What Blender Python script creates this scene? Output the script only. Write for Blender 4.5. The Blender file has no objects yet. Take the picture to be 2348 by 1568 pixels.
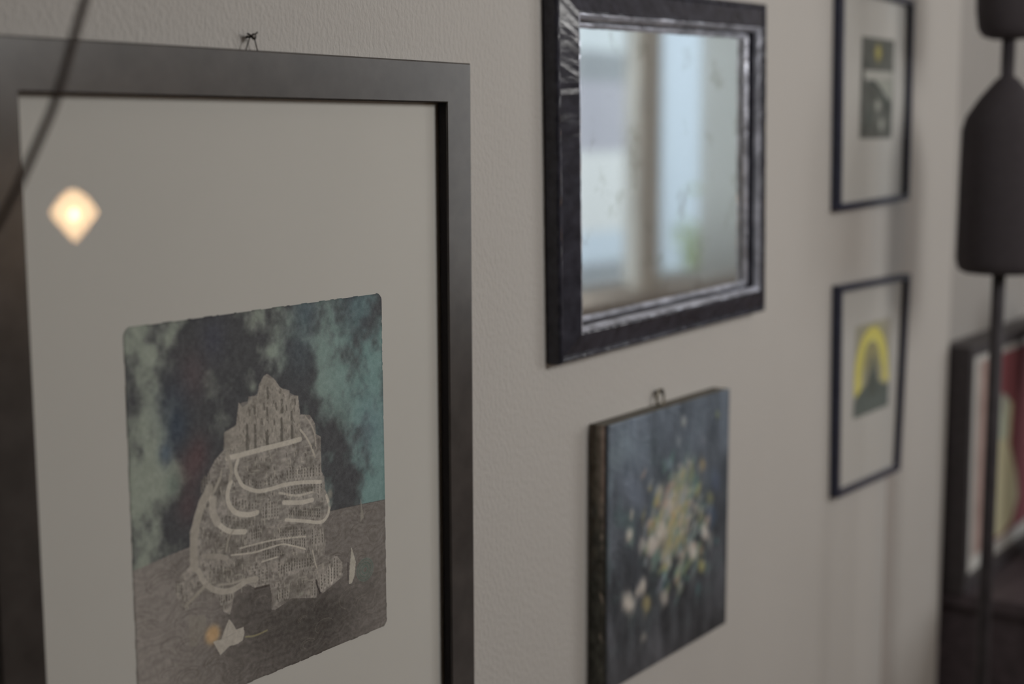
import bpy, bmesh, math, random
import numpy as np
from mathutils import Vector, Matrix

random.seed(7)
RS = np.random.RandomState(11)
SC = bpy.context.scene
COL = SC.collection

# ------------------------------------------------------------------ camera
# world: x runs along the gallery wall, y into it (wall face at y = 1), z up, eye 1.6 m
EYE = 1.6
FPX, CX, CY = 3400.0, 1174.0, 784.0
RIGHT = Vector((0.576493, -0.817096, -0.003102))
DOWN = Vector((-0.115156, -0.077488, -0.990321))
FWD = Vector((0.808947, 0.57127, -0.138765))
cam_data = bpy.data.cameras.new('camera')
cam = bpy.data.objects.new('camera', cam_data)
COL.objects.link(cam)
m = Matrix((( RIGHT[0], -DOWN[0], -FWD[0], 0), (RIGHT[1], -DOWN[1], -FWD[1], 0),
            (RIGHT[2], -DOWN[2], -FWD[2], EYE), (0, 0, 0, 1)))
cam.matrix_world = m
cam_data.sensor_width = 36
cam_data.lens = FPX / 2348 * 36
cam_data.clip_start = 0.02
cam_data.dof.use_dof = True
cam_data.dof.focus_distance = 1.50
cam_data.dof.aperture_fstop = 2.4
SC.camera = cam

# ------------------------------------------------------------------ world, lights, exposure
SC.view_settings.view_transform = 'Standard'
SC.view_settings.look = 'None'
SC.view_settings.gamma = 1
SC.view_settings.use_curve_mapping = False
SC.view_settings.exposure = 0.07
w = bpy.data.worlds.new('overcast_sky')
SC.world = w
w.use_nodes = True
bg = w.node_tree.nodes['Background']
bg.inputs[0].default_value = (0.80, 0.90, 1.0, 1)
bg.inputs[1].default_value = 1.9


def area(name, loc, size, power, color, rot):
    l = bpy.data.lights.new(name, 'AREA')
    l.shape = 'RECTANGLE'
    l.size, l.size_y = size
    l.energy = power
    l.color = color
    o = bpy.data.objects.new(name, l)
    COL.objects.link(o)
    o.location = loc
    o.rotation_euler = rot
    return o


# added light of an unseen high window, brightening the pictures from the right
area('added_high_window_light', (4.75, -2.28, 2.5), (1.5, 0.62), 20, (1.0, 0.985, 0.96), (math.radians(84), 0, 0))
# daylight through the near bay of the street window
area('daylight_street_window', (6.0, -2.25, 1.68), (0.95, 1.7), 25, (1.0, 0.985, 0.96), (math.radians(90), 0, 0))
# added soft fill, unseen, so the middle of the wall comes out brightest
area('wall_fill_light', (1.85, -0.9, 2.15), (0.6, 0.6), 14.0, (1.0, 0.98, 0.95), (math.radians(62), 0, 0))
# added bare point light, unseen, lifting the far room shown in the mirror
L2 = bpy.data.lights.new('far_room_fill', 'POINT')
L2.energy = 11
L2.color = (1.0, 0.78, 0.6)
L2.shadow_soft_size = 0.12
o = bpy.data.objects.new('far_room_fill', L2)
COL.objects.link(o)
o.location = (6.9, -0.1, 2.7)


# ------------------------------------------------------------------ helpers
def lin(c):
    c = np.asarray(c, float) / 255.0
    return np.where(c <= 0.04045, c / 12.92, ((c + 0.055) / 1.055) ** 2.4)


def W(u, v, dep=0.0):
    """point of a plane parallel to the wall, dep in front of it, for a photo measurement"""
    r = Vector((u - CX, v - CY, FPX))
    d = RIGHT * r[0] + DOWN * r[1] + FWD * r[2]
    k = (1.0 - dep) / d[1]
    return Vector((d[0] * k, 1.0 - dep, d[2] * k + EYE))


def wr(u, v):
    r = Vector((u - CX, v - CY, FPX))
    d = RIGHT * r[0] + DOWN * r[1] + FWD * r[2]
    return d[0] / d[1], d[2] / d[1]


def new_mat(name):
    mt = bpy.data.materials.new(name)
    mt.use_nodes = True
    return mt, mt.node_tree, mt.node_tree.nodes['Principled BSDF']


def simple(name, rgb, rough=0.6, spec=0.5, metal=0.0, noise=0.0, nscale=20, bump=0.0, bscale=60,
           stretch=(1, 1, 1), bdist=0.002):
    mt, nt, p = new_mat(name)
    p.inputs['Roughness'].default_value = rough
    p.inputs['Specular IOR Level'].default_value = spec
    p.inputs['Metallic'].default_value = metal
    p.inputs['Base Color'].default_value = (*rgb, 1)
    tc = nt.nodes.new('ShaderNodeTexCoord')
    mp = nt.nodes.new('ShaderNodeMapping')
    mp.inputs['Scale'].default_value = stretch
    nt.links.new(tc.outputs['Object'], mp.inputs[0])
    if noise:
        n = nt.nodes.new('ShaderNodeTexNoise')
        n.inputs['Scale'].default_value = nscale
        n.inputs['Detail'].default_value = 6
        nt.links.new(mp.outputs[0], n.inputs['Vector'])
        r = nt.nodes.new('ShaderNodeValToRGB')
        r.color_ramp.elements[0].position = 0.3
        r.color_ramp.elements[1].position = 0.7
        r.color_ramp.elements[0].color = (*[c * (1 - noise) for c in rgb], 1)
        r.color_ramp.elements[1].color = (*[min(1, c * (1 + noise)) for c in rgb], 1)
        nt.links.new(n.outputs[0], r.inputs[0])
        nt.links.new(r.outputs[0], p.inputs['Base Color'])
    if bump:
        n = nt.nodes.new('ShaderNodeTexNoise')
        n.inputs['Scale'].default_value = bscale
        n.inputs['Detail'].default_value = 4
        nt.links.new(mp.outputs[0], n.inputs['Vector'])
        b = nt.nodes.new('ShaderNodeBump')
        b.inputs['Strength'].default_value = bump
        b.inputs['Distance'].default_value = bdist
        nt.links.new(n.outputs[0], b.inputs['Height'])
        nt.links.new(b.outputs[0], p.inputs['Normal'])
    return mt


def glass_mat():
    mt = bpy.data.materials.new('picture_glass')
    mt.use_nodes = True
    nt = mt.node_tree
    nt.nodes.clear()
    out = nt.nodes.new('ShaderNodeOutputMaterial')
    mix = nt.nodes.new('ShaderNodeMixShader')
    fr = nt.nodes.new('ShaderNodeFresnel')
    fr.inputs[0].default_value = 1.5
    tr = nt.nodes.new('ShaderNodeBsdfTransparent')
    gl = nt.nodes.new('ShaderNodeBsdfGlossy')
    gl.inputs['Roughness'].default_value = 0.0
    geo = nt.nodes.new('ShaderNodeNewGeometry')
    sub = nt.nodes.new('ShaderNodeMath')
    sub.operation = 'SUBTRACT'
    sub.inputs[0].default_value = 1.0
    mul = nt.nodes.new('ShaderNodeMath')
    mul.operation = 'MULTIPLY'
    nt.links.new(geo.outputs['Backfacing'], sub.inputs[1])
    nt.links.new(sub.outputs[0], mul.inputs[0])
    nt.links.new(fr.outputs[0], mul.inputs[1])
    nt.links.new(mul.outputs[0], mix.inputs[0])
    nt.links.new(tr.outputs[0], mix.inputs[1])
    nt.links.new(gl.outputs[0], mix.inputs[2])
    nt.links.new(mix.outputs[0], out.inputs[0])
    return mt


def clear_mat():
    mt = bpy.data.materials.new('glass_back_face')
    mt.use_nodes = True
    nt = mt.node_tree
    nt.nodes.clear()
    out = nt.nodes.new('ShaderNodeOutputMaterial')
    tr = nt.nodes.new('ShaderNodeBsdfTransparent')
    nt.links.new(tr.outputs[0], out.inputs[0])
    return mt


def vcol_mat(name, rough=0.7, spec=0.3, bump=0.0, bscale=300):
    mt, nt, p = new_mat(name)
    p.inputs['Roughness'].default_value = rough
    p.inputs['Specular IOR Level'].default_value = spec
    a = nt.nodes.new('ShaderNodeVertexColor')
    a.layer_name = 'ink'
    nt.links.new(a.outputs[0], p.inputs['Base Color'])
    if bump:
        tc = nt.nodes.new('ShaderNodeTexCoord')
        n = nt.nodes.new('ShaderNodeTexNoise')
        n.inputs['Scale'].default_value = bscale
        nt.links.new(tc.outputs['Object'], n.inputs['Vector'])
        b = nt.nodes.new('ShaderNodeBump')
        b.inputs['Strength'].default_value = bump
        b.inputs['Distance'].default_value = 0.001
        nt.links.new(n.outputs[0], b.inputs['Height'])
        nt.links.new(b.outputs[0], p.inputs['Normal'])
    return mt


def emit_mat(name, rgb, strength):
    mt = bpy.data.materials.new(name)
    mt.use_nodes = True
    nt = mt.node_tree
    nt.nodes.clear()
    out = nt.nodes.new('ShaderNodeOutputMaterial')
    e = nt.nodes.new('ShaderNodeEmission')
    e.inputs[0].default_value = (*rgb, 1)
    e.inputs[1].default_value = strength
    nt.links.new(e.outputs[0], out.inputs[0])
    return mt


def mesh_obj(name, verts, faces, mat, parent=None, smooth=False):
    me = bpy.data.meshes.new(name)
    me.from_pydata([tuple(v) for v in verts], [], faces)
    me.update()
    bm = bmesh.new()
    bm.from_mesh(me)
    bmesh.ops.recalc_face_normals(bm, faces=bm.faces)
    bm.to_mesh(me)
    bm.free()
    if smooth:
        for p in me.polygons:
            p.use_smooth = True
    me.materials.append(mat)
    ob = bpy.data.objects.new(name, me)
    COL.objects.link(ob)
    if parent:
        ob.parent = parent
        ob.matrix_parent_inverse = parent.matrix_world.inverted()
    return ob


def bm_obj(name, bm, mat, parent=None, smooth=False):
    me = bpy.data.meshes.new(name)
    bmesh.ops.recalc_face_normals(bm, faces=bm.faces)
    bm.to_mesh(me)
    bm.free()
    if smooth:
        for p in me.polygons:
            p.use_smooth = True
    me.materials.append(mat)
    ob = bpy.data.objects.new(name, me)
    COL.objects.link(ob)
    if parent:
        ob.parent = parent
        ob.matrix_parent_inverse = parent.matrix_world.inverted()
    return ob


def add_box(bm, x0, x1, y0, y1, z0, z1, bev=0.0):
    mtx = Matrix.Translation(((x0 + x1) / 2, (y0 + y1) / 2, (z0 + z1) / 2)) @ Matrix.Diagonal((x1 - x0, y1 - y0, z1 - z0, 1))
    r = bmesh.ops.create_cube(bm, size=1, matrix=mtx)
    if bev:
        es = list({e for v in r['verts'] for e in v.link_edges})
        bmesh.ops.bevel(bm, geom=es, offset=bev, segments=2, affect='EDGES')


def box(name, x0, x1, y0, y1, z0, z1, mat, parent=None, bev=0.0):
    bm = bmesh.new()
    add_box(bm, x0, x1, y0, y1, z0, z1, bev)
    return bm_obj(name, bm, mat, parent)


def thing(name, label, cat, loc, group=None):
    o = bpy.data.objects.new(name, None)
    COL.objects.link(o)
    o.location = loc
    o.empty_display_size = 0.05
    o['label'] = label
    o['category'] = cat
    if group:
        o['group'] = group
    bpy.context.view_layer.update()
    return o


def tag(o, label, cat, group=None):
    o['label'] = label
    o['category'] = cat
    if group:
        o['group'] = group
    return o


def struct(o):
    o['kind'] = 'structure'
    return o


def tube(name, pts, rad, mat, parent=None, seg=10, closed=False, smooth_steps=0):
    pts = [Vector(p) for p in pts]
    if smooth_steps:
        out = []
        n = len(pts)
        for i in range(n - 1):
            p0, p1, p2, p3 = pts[max(i - 1, 0)], pts[i], pts[i + 1], pts[min(i + 2, n - 1)]
            for s in range(smooth_steps):
                t = s / smooth_steps
                out.append(0.5 * ((2 * p1) + (p2 - p0) * t + (2 * p0 - 5 * p1 + 4 * p2 - p3) * t * t + (3 * p1 - p0 - 3 * p2 + p3) * t ** 3))
        out.append(pts[-1])
        pts = out
    n = len(pts)
    verts, faces = [], []
    for i, p in enumerate(pts):
        a = pts[(i - 1) % n] if (closed or i > 0) else p
        b = pts[(i + 1) % n] if (closed or i < n - 1) else p
        d = (b - a).normalized()
        up = Vector((0, 1, 0)) if abs(d.y) < 0.9 else Vector((1, 0, 0))
        s = d.cross(up).normalized()
        t = s.cross(d).normalized()
        for k in range(seg):
            an = 2 * math.pi * k / seg
            verts.append(p + (s * math.cos(an) + t * math.sin(an)) * rad)
    rng = n if closed else n - 1
    for i in range(rng):
        j = (i + 1) % n
        for k in range(seg):
            k2 = (k + 1) % seg
            faces.append((i * seg + k, i * seg + k2, j * seg + k2, j * seg + k))
    if not closed:
        faces.append(tuple(range(seg)))
        faces.append(tuple((n - 1) * seg + k for k in range(seg)))
    return mesh_obj(name, verts, faces, mat, parent, smooth=True)


def lathe(name, prof, loc, mat, parent=None, seg=40, smooth=True):
    """prof: list of (radius, z)"""
    verts, faces = [], []
    for r, z in prof:
        for k in range(seg):
            a = 2 * math.pi * k / seg
            verts.append((loc[0] + r * math.cos(a), loc[1] + r * math.sin(a), loc[2] + z))
    for i in range(len(prof) - 1):
        for k in range(seg):
            k2 = (k + 1) % seg
            faces.append((i * seg + k, i * seg + k2, (i + 1) * seg + k2, (i + 1) * seg + k))
    faces.append(tuple(range(seg)))
    faces.append(tuple((len(prof) - 1) * seg + k for k in range(seg)))
    return mesh_obj(name, verts, faces, mat, parent, smooth=smooth)


def offset_quad(q, d):
    """q: four (x, z) corners TL TR BR BL; moved inwards by d"""
    n = 4
    res = []
    for i in range(n):
        p0, p1, p2 = Vector(q[(i - 1) % n]), Vector(q[i]), Vector(q[(i + 1) % n])
        a = (p1 - p0).normalized()
        b = (p2 - p1).normalized()
        na = Vector((a.y, -a.x))      # inward for clockwise TL TR BR BL (x right, z up)
        nb = Vector((b.y, -b.x))
        # intersect p0+na*d + s a with p1+nb*d + t b
        o1, o2 = p0 + na * d, p1 + nb * d
        den = a.x * b.y - a.y * b.x
        s = ((o2.x - o1.x) * b.y - (o2.y - o1.y) * b.x) / den
        res.append(o1 + a * s)
    return res


def frame_rails(quad, prof, mat, parent, steps=1, jitter=0.0, names=('top_rail', 'right_rail', 'bottom_rail', 'left_rail'), smooth=False):
    """quad: outer corners (x, z) at the wall; prof: closed list of (inset, depth)"""
    rings = [offset_quad(quad, ins) for ins, dep in prof]
    for i in range(4):
        j = (i + 1) % 4
        verts, faces = [], []
        m_ = len(prof)
        for s in range(steps + 1):
            t = s / steps
            for k, (ins, dep) in enumerate(prof):
                p = rings[k][i].lerp(rings[k][j], t)
                jd = 0.0
                jx = jz = 0.0
                if jitter and 0 < s < steps and dep > 0.004:
                    jd = random.gauss(0, jitter)
                    jx = random.gauss(0, jitter)
                    jz = random.gauss(0, jitter)
                verts.append((p.x + jx, 1.0 - dep - jd, p.y + jz))
        for s in range(steps):
            for k in range(m_):
                k2 = (k + 1) % m_
                faces.append((s * m_ + k, s * m_ + k2, (s + 1) * m_ + k2, (s + 1) * m_ + k))
        faces.append(tuple(range(m_)))
        faces.append(tuple(steps * m_ + k for k in range(m_)))
        mesh_obj(names[i], verts, faces, mat, parent, smooth)


def quad_slab(name, q, d0, d1, mat, parent, back_mat=None):
    """flat slab between depths d0 (back) and d1 (front) from the wall; q four (x, z)"""
    vs = [(p[0], 1 - d1, p[1]) for p in q] + [(p[0], 1 - d0, p[1]) for p in q]
    me = bpy.data.meshes.new(name)
    fs = [(0, 3, 2, 1), (4, 5, 6, 7), (0, 1, 5, 4), (1, 2, 6, 5), (2, 3, 7, 6), (3, 0, 4, 7)]
    # front face must look towards -y
    me.from_pydata(vs, [], fs)
    me.update()
    if me.polygons[0].normal.y > 0:
        me.flip_normals()
    me.materials.append(mat)
    if back_mat:
        me.materials.append(back_mat)
        for p in me.polygons[1:]:
            p.material_index = 1
    ob = bpy.data.objects.new(name, me)
    COL.objects.link(ob)
    ob.parent = parent
    ob.matrix_parent_inverse = parent.matrix_world.inverted()
    return ob


# ------------------------------------------------------------------ painting on numpy sheets
def noise2(h, w_, cells, seed, oct_=4, aspect=1.0, gain=0.5):
    rs = np.random.RandomState(seed)
    out = np.zeros((h, w_))
    amp, tot = 1.0, 0.0
    for o_ in range(oct_):
        cy = max(2, int(cells * aspect * 2 ** o_)) + 2
        cx = max(2, int(cells * 2 ** o_)) + 2
        g = rs.rand(cy, cx)
        yy = np.linspace(0, cy - 1.001, h)
        xx = np.linspace(0, cx - 1.001, w_)
        y0, x0 = yy.astype(int), xx.astype(int)
        fy, fx = yy - y0, xx - x0
        fy = (fy * fy * (3 - 2 * fy))[:, None]
        fx = (fx * fx * (3 - 2 * fx))[None, :]
        a = g[y0][:, x0]
        b = g[y0][:, x0 + 1]
        c = g[y0 + 1][:, x0]
        d = g[y0 + 1][:, x0 + 1]
        out += amp * ((a * (1 - fx) + b * fx) * (1 - fy) + (c * (1 - fx) + d * fx) * fy)
        tot += amp
        amp *= gain
    return out / tot


class Sheet:
    """a picture sheet in display colours (0-255), x to the right, row 0 at the top.
    box = (x0, x1, ztop, zbot) of the sheet in wall proportions"""

    def __init__(s, w_, h, bx, base):
        s.w, s.h, s.bx = w_, h, bx
        s.a = np.zeros((h, w_, 3)) + np.array(base, float)
        s.yy, s.xx = np.mgrid[0:h, 0:w_].astype(float)

    def T(s, u, v):
        x, z = wr(u, v)
        x0, x1, zt, zb = s.bx
        return ((x - x0) / (x1 - x0) * (s.w - 1), (zt - z) / (zt - zb) * (s.h - 1))

    def pts(s, P):
        return [s.T(*p) for p in P]

    def blend(s, mask, col, alpha=1.0):
        m_ = (mask * alpha)[..., None]
        s.a = s.a * (1 - m_) + np.array(col, float) * m_

    def sub(s, x0, x1, y0, y1):
        x0 = int(max(0, math.floor(x0)))
        y0 = int(max(0, math.floor(y0)))
        x1 = int(min(s.w, math.ceil(x1) + 1))
        y1 = int(min(s.h, math.ceil(y1) + 1))
        return (slice(y0, y1), slice(x0, x1)) if x1 > x0 and y1 > y0 else None

    def put(s, sl, mask, col, alpha=1.0):
        m_ = (mask * alpha)[..., None]
        s.a[sl] = s.a[sl] * (1 - m_) + np.array(col, float) * m_

    def poly_mask(s, P):
        xs = np.array([p[0] for p in P])
        ys = np.array([p[1] for p in P])
        sl = s.sub(xs.min(), xs.max(), ys.min(), ys.max())
        if sl is None:
            return None, None
        X, Y = s.xx[sl], s.yy[sl]
        ins = np.zeros(X.shape, bool)
        n = len(P)
        for i in range(n):
            xa, ya = P[i]
            xb, yb = P[(i + 1) % n]
            if ya == yb:
                continue
            c = ((ya > Y) != (yb > Y)) & (X < (xb - xa) * (Y - ya) / (yb - ya) + xa)
            ins ^= c
        return sl, ins

    def poly(s, P, col, alpha=1.0, uv=True):
        if uv:
            P = s.pts(P)
        sl, ins = s.poly_mask(P)
        if sl is not None:
            s.put(sl, ins.astype(float), col, alpha)

    def stroke(s, P, wpx, col, alpha=1.0, uv=True, soft=0.8):
        if uv:
            P = s.pts(P)
        r = wpx / 2
        for i in range(len(P) - 1):
            (xa, ya), (xb, yb) = P[i], P[i + 1]
            sl = s.sub(min(xa, xb) - r - 2, max(xa, xb) + r + 2, min(ya, yb) - r - 2, max(ya, yb) + r + 2)
            if sl is None:
                continue
            X, Y = s.xx[sl], s.yy[sl]
            dx, dy = xb - xa, yb - ya
            L = dx * dx + dy * dy + 1e-9
            t = np.clip(((X - xa) * dx + (Y - ya) * dy) / L, 0, 1)
            d = np.hypot(X - xa - t * dx, Y - ya - t * dy)
            s.put(sl, np.clip((r - d) / soft + 0.5, 0, 1), col, alpha)

    def curve(s, P, wpx, col, alpha=1.0, n=8):
        P = [Vector(p) for p in P]
        out = []
        for i in range(len(P) - 1):
            p0, p1, p2, p3 = P[max(i - 1, 0)], P[i], P[i + 1], P[min(i + 2, len(P) - 1)]
            for k in range(n):
                t = k / n
                out.append(0.5 * ((2 * p1) + (p2 - p0) * t + (2 * p0 - 5 * p1 + 4 * p2 - p3) * t * t + (3 * p1 - p0 - 3 * p2 + p3) * t ** 3))
        out.append(P[-1])
        s.stroke([tuple(p) for p in out], wpx, col, alpha)

    def blob(s, u, v, rx, ry, col, alpha=1.0, hard=1.5, rot=0.0):
        """soft ellipse, radii in sheet pixels"""
        x, y = s.T(u, v)
        R = max(rx, ry) * 2.2
        sl = s.sub(x - R, x + R, y - R, y + R)
        if sl is None:
            return
        X, Y = s.xx[sl] - x, s.yy[sl] - y
        c_, s_ = math.cos(rot), math.sin(rot)
        A = (X * c_ + Y * s_) / rx
        B = (-X * s_ + Y * c_) / ry
        d = A * A + B * B
        s.put(sl, np.exp(-d ** hard), col, alpha)

    def to_mesh(s, name, corners, dep, mat, parent, L, refl=0.0, relief=None, thick=0.0006, cut=None, lo=0.004):
        """corners: four (x, z) world points TL TR BR BL of the sheet"""
        c = np.array([[p[0], p[1]] for p in corners], float)
        U = np.linspace(0, 1, s.w)[None, :, None]
        V = np.linspace(0, 1, s.h)[:, None, None]
        P = (c[0] * (1 - U) + c[1] * U) * (1 - V) + (c[3] * (1 - U) + c[2] * U) * V
        y = np.full((s.h, s.w), 1.0 - dep)
        if relief is not None:
            y = y - relief
        co = np.dstack([P[..., 0], y, P[..., 1]]).reshape(-1, 3)
        idx = np.arange(s.w * s.h).reshape(s.h, s.w)
        q = np.dstack([idx[:-1, :-1], idx[1:, :-1], idx[1:, 1:], idx[:-1, 1:]]).reshape(-1, 4)
        if cut is not None:
            keep = cut[:-1, :-1] & cut[1:, 1:] & cut[1:, :-1] & cut[:-1, 1:]
            q = q[keep.reshape(-1)]
        me = bpy.data.meshes.new(name)
        me.vertices.add(len(co))
        me.vertices.foreach_set('co', co.astype(np.float32).ravel())
        me.loops.add(q.size)
        me.loops.foreach_set('vertex_index', q.astype(np.int32).ravel())
        me.polygons.add(len(q))
        me.polygons.foreach_set('loop_start', (np.arange(len(q)) * 4).astype(np.int32))
        me.update(calc_edges=True)
        at = me.color_attributes.new('ink', 'FLOAT_COLOR', 'POINT')
        alb = np.clip((lin(np.clip(s.a, 0, 255)) - refl) / L, lo, 0.9).reshape(-1, 3)
        rgba = np.ones((len(alb), 4), np.float32)
        rgba[:, :3] = alb
        at.data.foreach_set('color', rgba.ravel())
        me.polygons.foreach_set('use_smooth', np.ones(len(q), bool))
        me.validate()
        me.materials.append(mat)
        ob = bpy.data.objects.new(name, me)
        COL.objects.link(ob)
        if parent:
            ob.parent = parent
            ob.matrix_parent_inverse = parent.matrix_world.inverted()
        return ob


# ------------------------------------------------------------------ materials
WALL = simple('wall_plaster', (0.60, 0.575, 0.545), 0.75, 0.3, noise=0.03, nscale=3, bump=0.55, bscale=230, stretch=(1, 1, 0.55), bdist=0.003)
WALL2 = simple('wall_plaster_grey_shaded', (0.44, 0.42, 0.40), 0.75, 0.3, noise=0.03, nscale=3, bump=0.4, bscale=230, bdist=0.003)  # grey darkened further to hold the standing lamp's shade on the recess
ROOM = simple('room_paint', (0.30, 0.28, 0.265), 0.8, 0.3, noise=0.05, nscale=2)
WARM = simple('warm_beige_paint', (0.46, 0.40, 0.34), 0.8, 0.3, noise=0.05, nscale=2)
DARKPAINT = simple('dark_green_grey_paint', (0.10, 0.10, 0.095), 0.8, 0.3)
CEIL = simple('ceiling_paint', (0.62, 0.60, 0.57), 0.85, 0.2, noise=0.02)
FLOOR = simple('floor_wood', (0.16, 0.10, 0.065), 0.4, 0.5, noise=0.3, nscale=5, stretch=(0.4, 6, 1))
GREYWOOD = simple('grey_brown_stained_wood', (0.062, 0.054, 0.050), 0.27, 0.5, noise=0.22, nscale=30, bump=0.15, bscale=120, bdist=0.0003)
DARKGROOVE = simple('dark_rebate', (0.030, 0.026, 0.028), 0.8, 0.2)
BLACKGLOSS = simple('chipped_black_lacquer', (0.050, 0.050, 0.066), 0.17, 0.38, noise=0.35, nscale=60, bump=0.5, bscale=70, bdist=0.0006)
SILVERLIP = simple('worn_silver_lip', (0.55, 0.57, 0.66), 0.30, 0.6, metal=0.35, noise=0.45, nscale=45, bump=0.4, bscale=90, bdist=0.0008)
BLUEBLACK = simple('blue_black_frame_paint', (0.024, 0.028, 0.060), 0.35, 0.5, noise=0.2, nscale=60)
BROWNBLACK = simple('brown_black_frame_paint', (0.045, 0.038, 0.042), 0.5, 0.5, noise=0.2, nscale=60)
PAPER = simple('mount_paper', (0.71, 0.695, 0.65), 0.85, 0.2, noise=0.015, nscale=5)
PAPERDIM = simple('mount_paper_white', (0.66, 0.65, 0.62), 0.85, 0.2)
GLASS = glass_mat()
CLEAR = clear_mat()
INK = vcol_mat('printed_ink', 0.8, 0.2)
PAINT = vcol_mat('oil_paint', 0.45, 0.3, bump=0.3, bscale=260)
STEEL = simple('dark_steel_wire', (0.05, 0.045, 0.04), 0.35, 0.5, metal=0.8)
BRASS = simple('aged_brass', (0.27, 0.24, 0.18), 0.4, 0.5, metal=0.6)
CABLE = simple('brown_rubber', (0.075, 0.052, 0.042), 0.6, 0.3, noise=0.25, nscale=40)
BLACKIRON = simple('black_iron', (0.060, 0.054, 0.060), 0.6, 0.25, noise=0.2, nscale=30)
BLACKSHADE = simple('black_shade_fabric', (0.070, 0.062, 0.068), 0.9, 0.1, noise=0.06, nscale=90)
DARKWOOD = simple('dark_brown_cabinet_wood', (0.080, 0.064, 0.072), 0.5, 0.3, noise=0.3, nscale=8, stretch=(0.5, 4, 4))
DARKCERAMIC = simple('dark_glazed_ceramic', (0.05, 0.043, 0.047), 0.4, 0.3)
CONDUIT = simple('painted_cable_cover', (0.52, 0.48, 0.45), 0.7, 0.3)


# ------------------------------------------------------------------ the setting
CEILZ = 2.95
struct(box('wall_gallery', -1.8, 2.962, 1.0, 1.14, 0, CEILZ, WALL))
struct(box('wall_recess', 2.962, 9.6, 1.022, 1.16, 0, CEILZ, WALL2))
struct(box('wall_left', -1.95, -1.8, -2.35, 1.14, 0, CEILZ, DARKPAINT))
struct(box('wall_right', 9.6, 9.75, -2.35, 1.16, 0, CEILZ, ROOM))
struct(box('floor', -1.95, 9.75, -2.5, 1.16, -0.1, 0, FLOOR))
struct(box('ceiling', -1.95, 9.75, -2.5, 1.16, CEILZ, CEILZ + 0.1, CEIL))
# opposite wall with an added high window and the street window that the mirror shows
bm = bmesh.new()
YO0, YO1 = -2.35, -2.2
add_box(bm, -1.8, 4.0, YO0, YO1, 0, CEILZ)
add_box(bm, 4.0, 5.5, YO0, YO1, 0, 2.18)
add_box(bm, 4.0, 5.5, YO0, YO1, 2.82, CEILZ)
add_box(bm, 5.5, 5.6, YO0, YO1, 0, CEILZ)
add_box(bm, 5.6, 9.1, YO0, YO1, 2.6, CEILZ)
add_box(bm, 9.1, 9.6, YO0, YO1, 0, CEILZ)
struct(bm_obj('wall_opposite', bm, ROOM))
struct(box('trim_1', 5.6, 9.1, -2.36, -2.19, 0.0, 0.70, WARM))
sill = struct(box('trim_2', 5.55, 9.15, -2.38, -2.06, 0.70, 0.745, WARM, bev=0.006))
WFRAME = simple('window_frame_paint', (0.34, 0.32, 0.29), 0.5, 0.4, noise=0.2, nscale=12)
OCHREPOST = simple('ochre_streaked_post', (0.66, 0.64, 0.57), 0.5, 0.4, noise=0.25, nscale=5, stretch=(3, 3, 0.6))
# window_1: unseen high window, added to light the pictures
wf = thing('window_1', 'added high strip window', 'window', (4.75, -2.27, 2.18))
del wf['label'], wf['category']
wf['kind'] = 'structure'
for nm, a in (('window_frame', (4.0, 5.5, -2.2, -2.17, 2.16, 2.21)), ('window_frame', (4.0, 5.5, -2.2, -2.17, 2.79, 2.84)),
              ('mullion', (4.48, 4.52, -2.26, -2.2, 2.18, 2.82)), ('mullion', (4.98, 5.02, -2.26, -2.2, 2.18, 2.82))):
    box(nm, *a, WFRAME, wf)
# window_2: tall street window
ws = thing('window_2', 'street window', 'window', (7.3, -2.27, 0.745))
del ws['label'], ws['category']
ws['kind'] = 'structure'
box('window_post', 7.04, 7.29, -2.24, -2.14, 0.745, 2.6, OCHREPOST, ws, bev=0.008)
box('window_post', 8.62, 8.72, -2.30, -2.18, 0.745, 2.6, WFRAME, ws)
box('window_frame', 5.6, 9.1, -2.30, -2.22, 2.54, 2.6, WFRAME, ws)
box('window_frame', 5.6, 9.1, -2.30, -2.22, 0.745, 0.79, WFRAME, ws)
for a, b in ((5.6, 7.04), (7.29, 8.62)):
    vs = [(a, -2.275, 0.79), (b, -2.275, 0.79), (b, -2.275, 2.54), (a, -2.275, 2.54),
          (a, -2.28, 0.79), (b, -2.28, 0.79), (b, -2.28, 2.54), (a, -2.28, 2.54)]
    me = bpy.data.meshes.new('pane')
    me.from_pydata(vs, [], [(3, 2, 1, 0), (4, 5, 6, 7), (0, 1, 5, 4), (1, 2, 6, 5), (2, 3, 7, 6), (3, 0, 4, 7)])
    me.update()
    me.materials.append(GLASS)
    me.materials.append(CLEAR)
    for p in me.polygons[1:]:
        p.material_index = 1
    if me.polygons[0].normal.y < 0:
        me.flip_normals()
    ob = bpy.data.objects.new('pane', me)
    COL.objects.link(ob)
    ob.parent = ws
    ob.matrix_parent_inverse = ws.matrix_world.inverted()

# sheer grey-green curtain inside the street window
mt, nt, p = new_mat('sheer_curtain')
p.inputs['Base Color'].default_value = (0.42, 0.47, 0.45, 1)
p.inputs['Roughness'].default_value = 0.9
nt.nodes.remove(p)
dif = nt.nodes.new('ShaderNodeBsdfDiffuse')
trl = nt.nodes.new('ShaderNodeBsdfTranslucent')
tra = nt.nodes.new('ShaderNodeBsdfTransparent')
for n_ in (dif, trl):
    n_.inputs[0].default_value = (0.88, 0.89, 0.86, 1)
m1 = nt.nodes.new('ShaderNodeMixShader')
m1.inputs[0].default_value = 0.6
m2 = nt.nodes.new('ShaderNodeMixShader')
m2.inputs[0].default_value = 0.18
nt.links.new(dif.outputs[0], m1.inputs[1])
nt.links.new(trl.outputs[0], m1.inputs[2])
nt.links.new(m1.outputs[0], m2.inputs[1])
nt.links.new(tra.outputs[0], m2.inputs[2])
nt.links.new(m2.outputs[0], nt.nodes['Material Output'].inputs[0])
verts, faces = [], []
NX = 160
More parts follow.
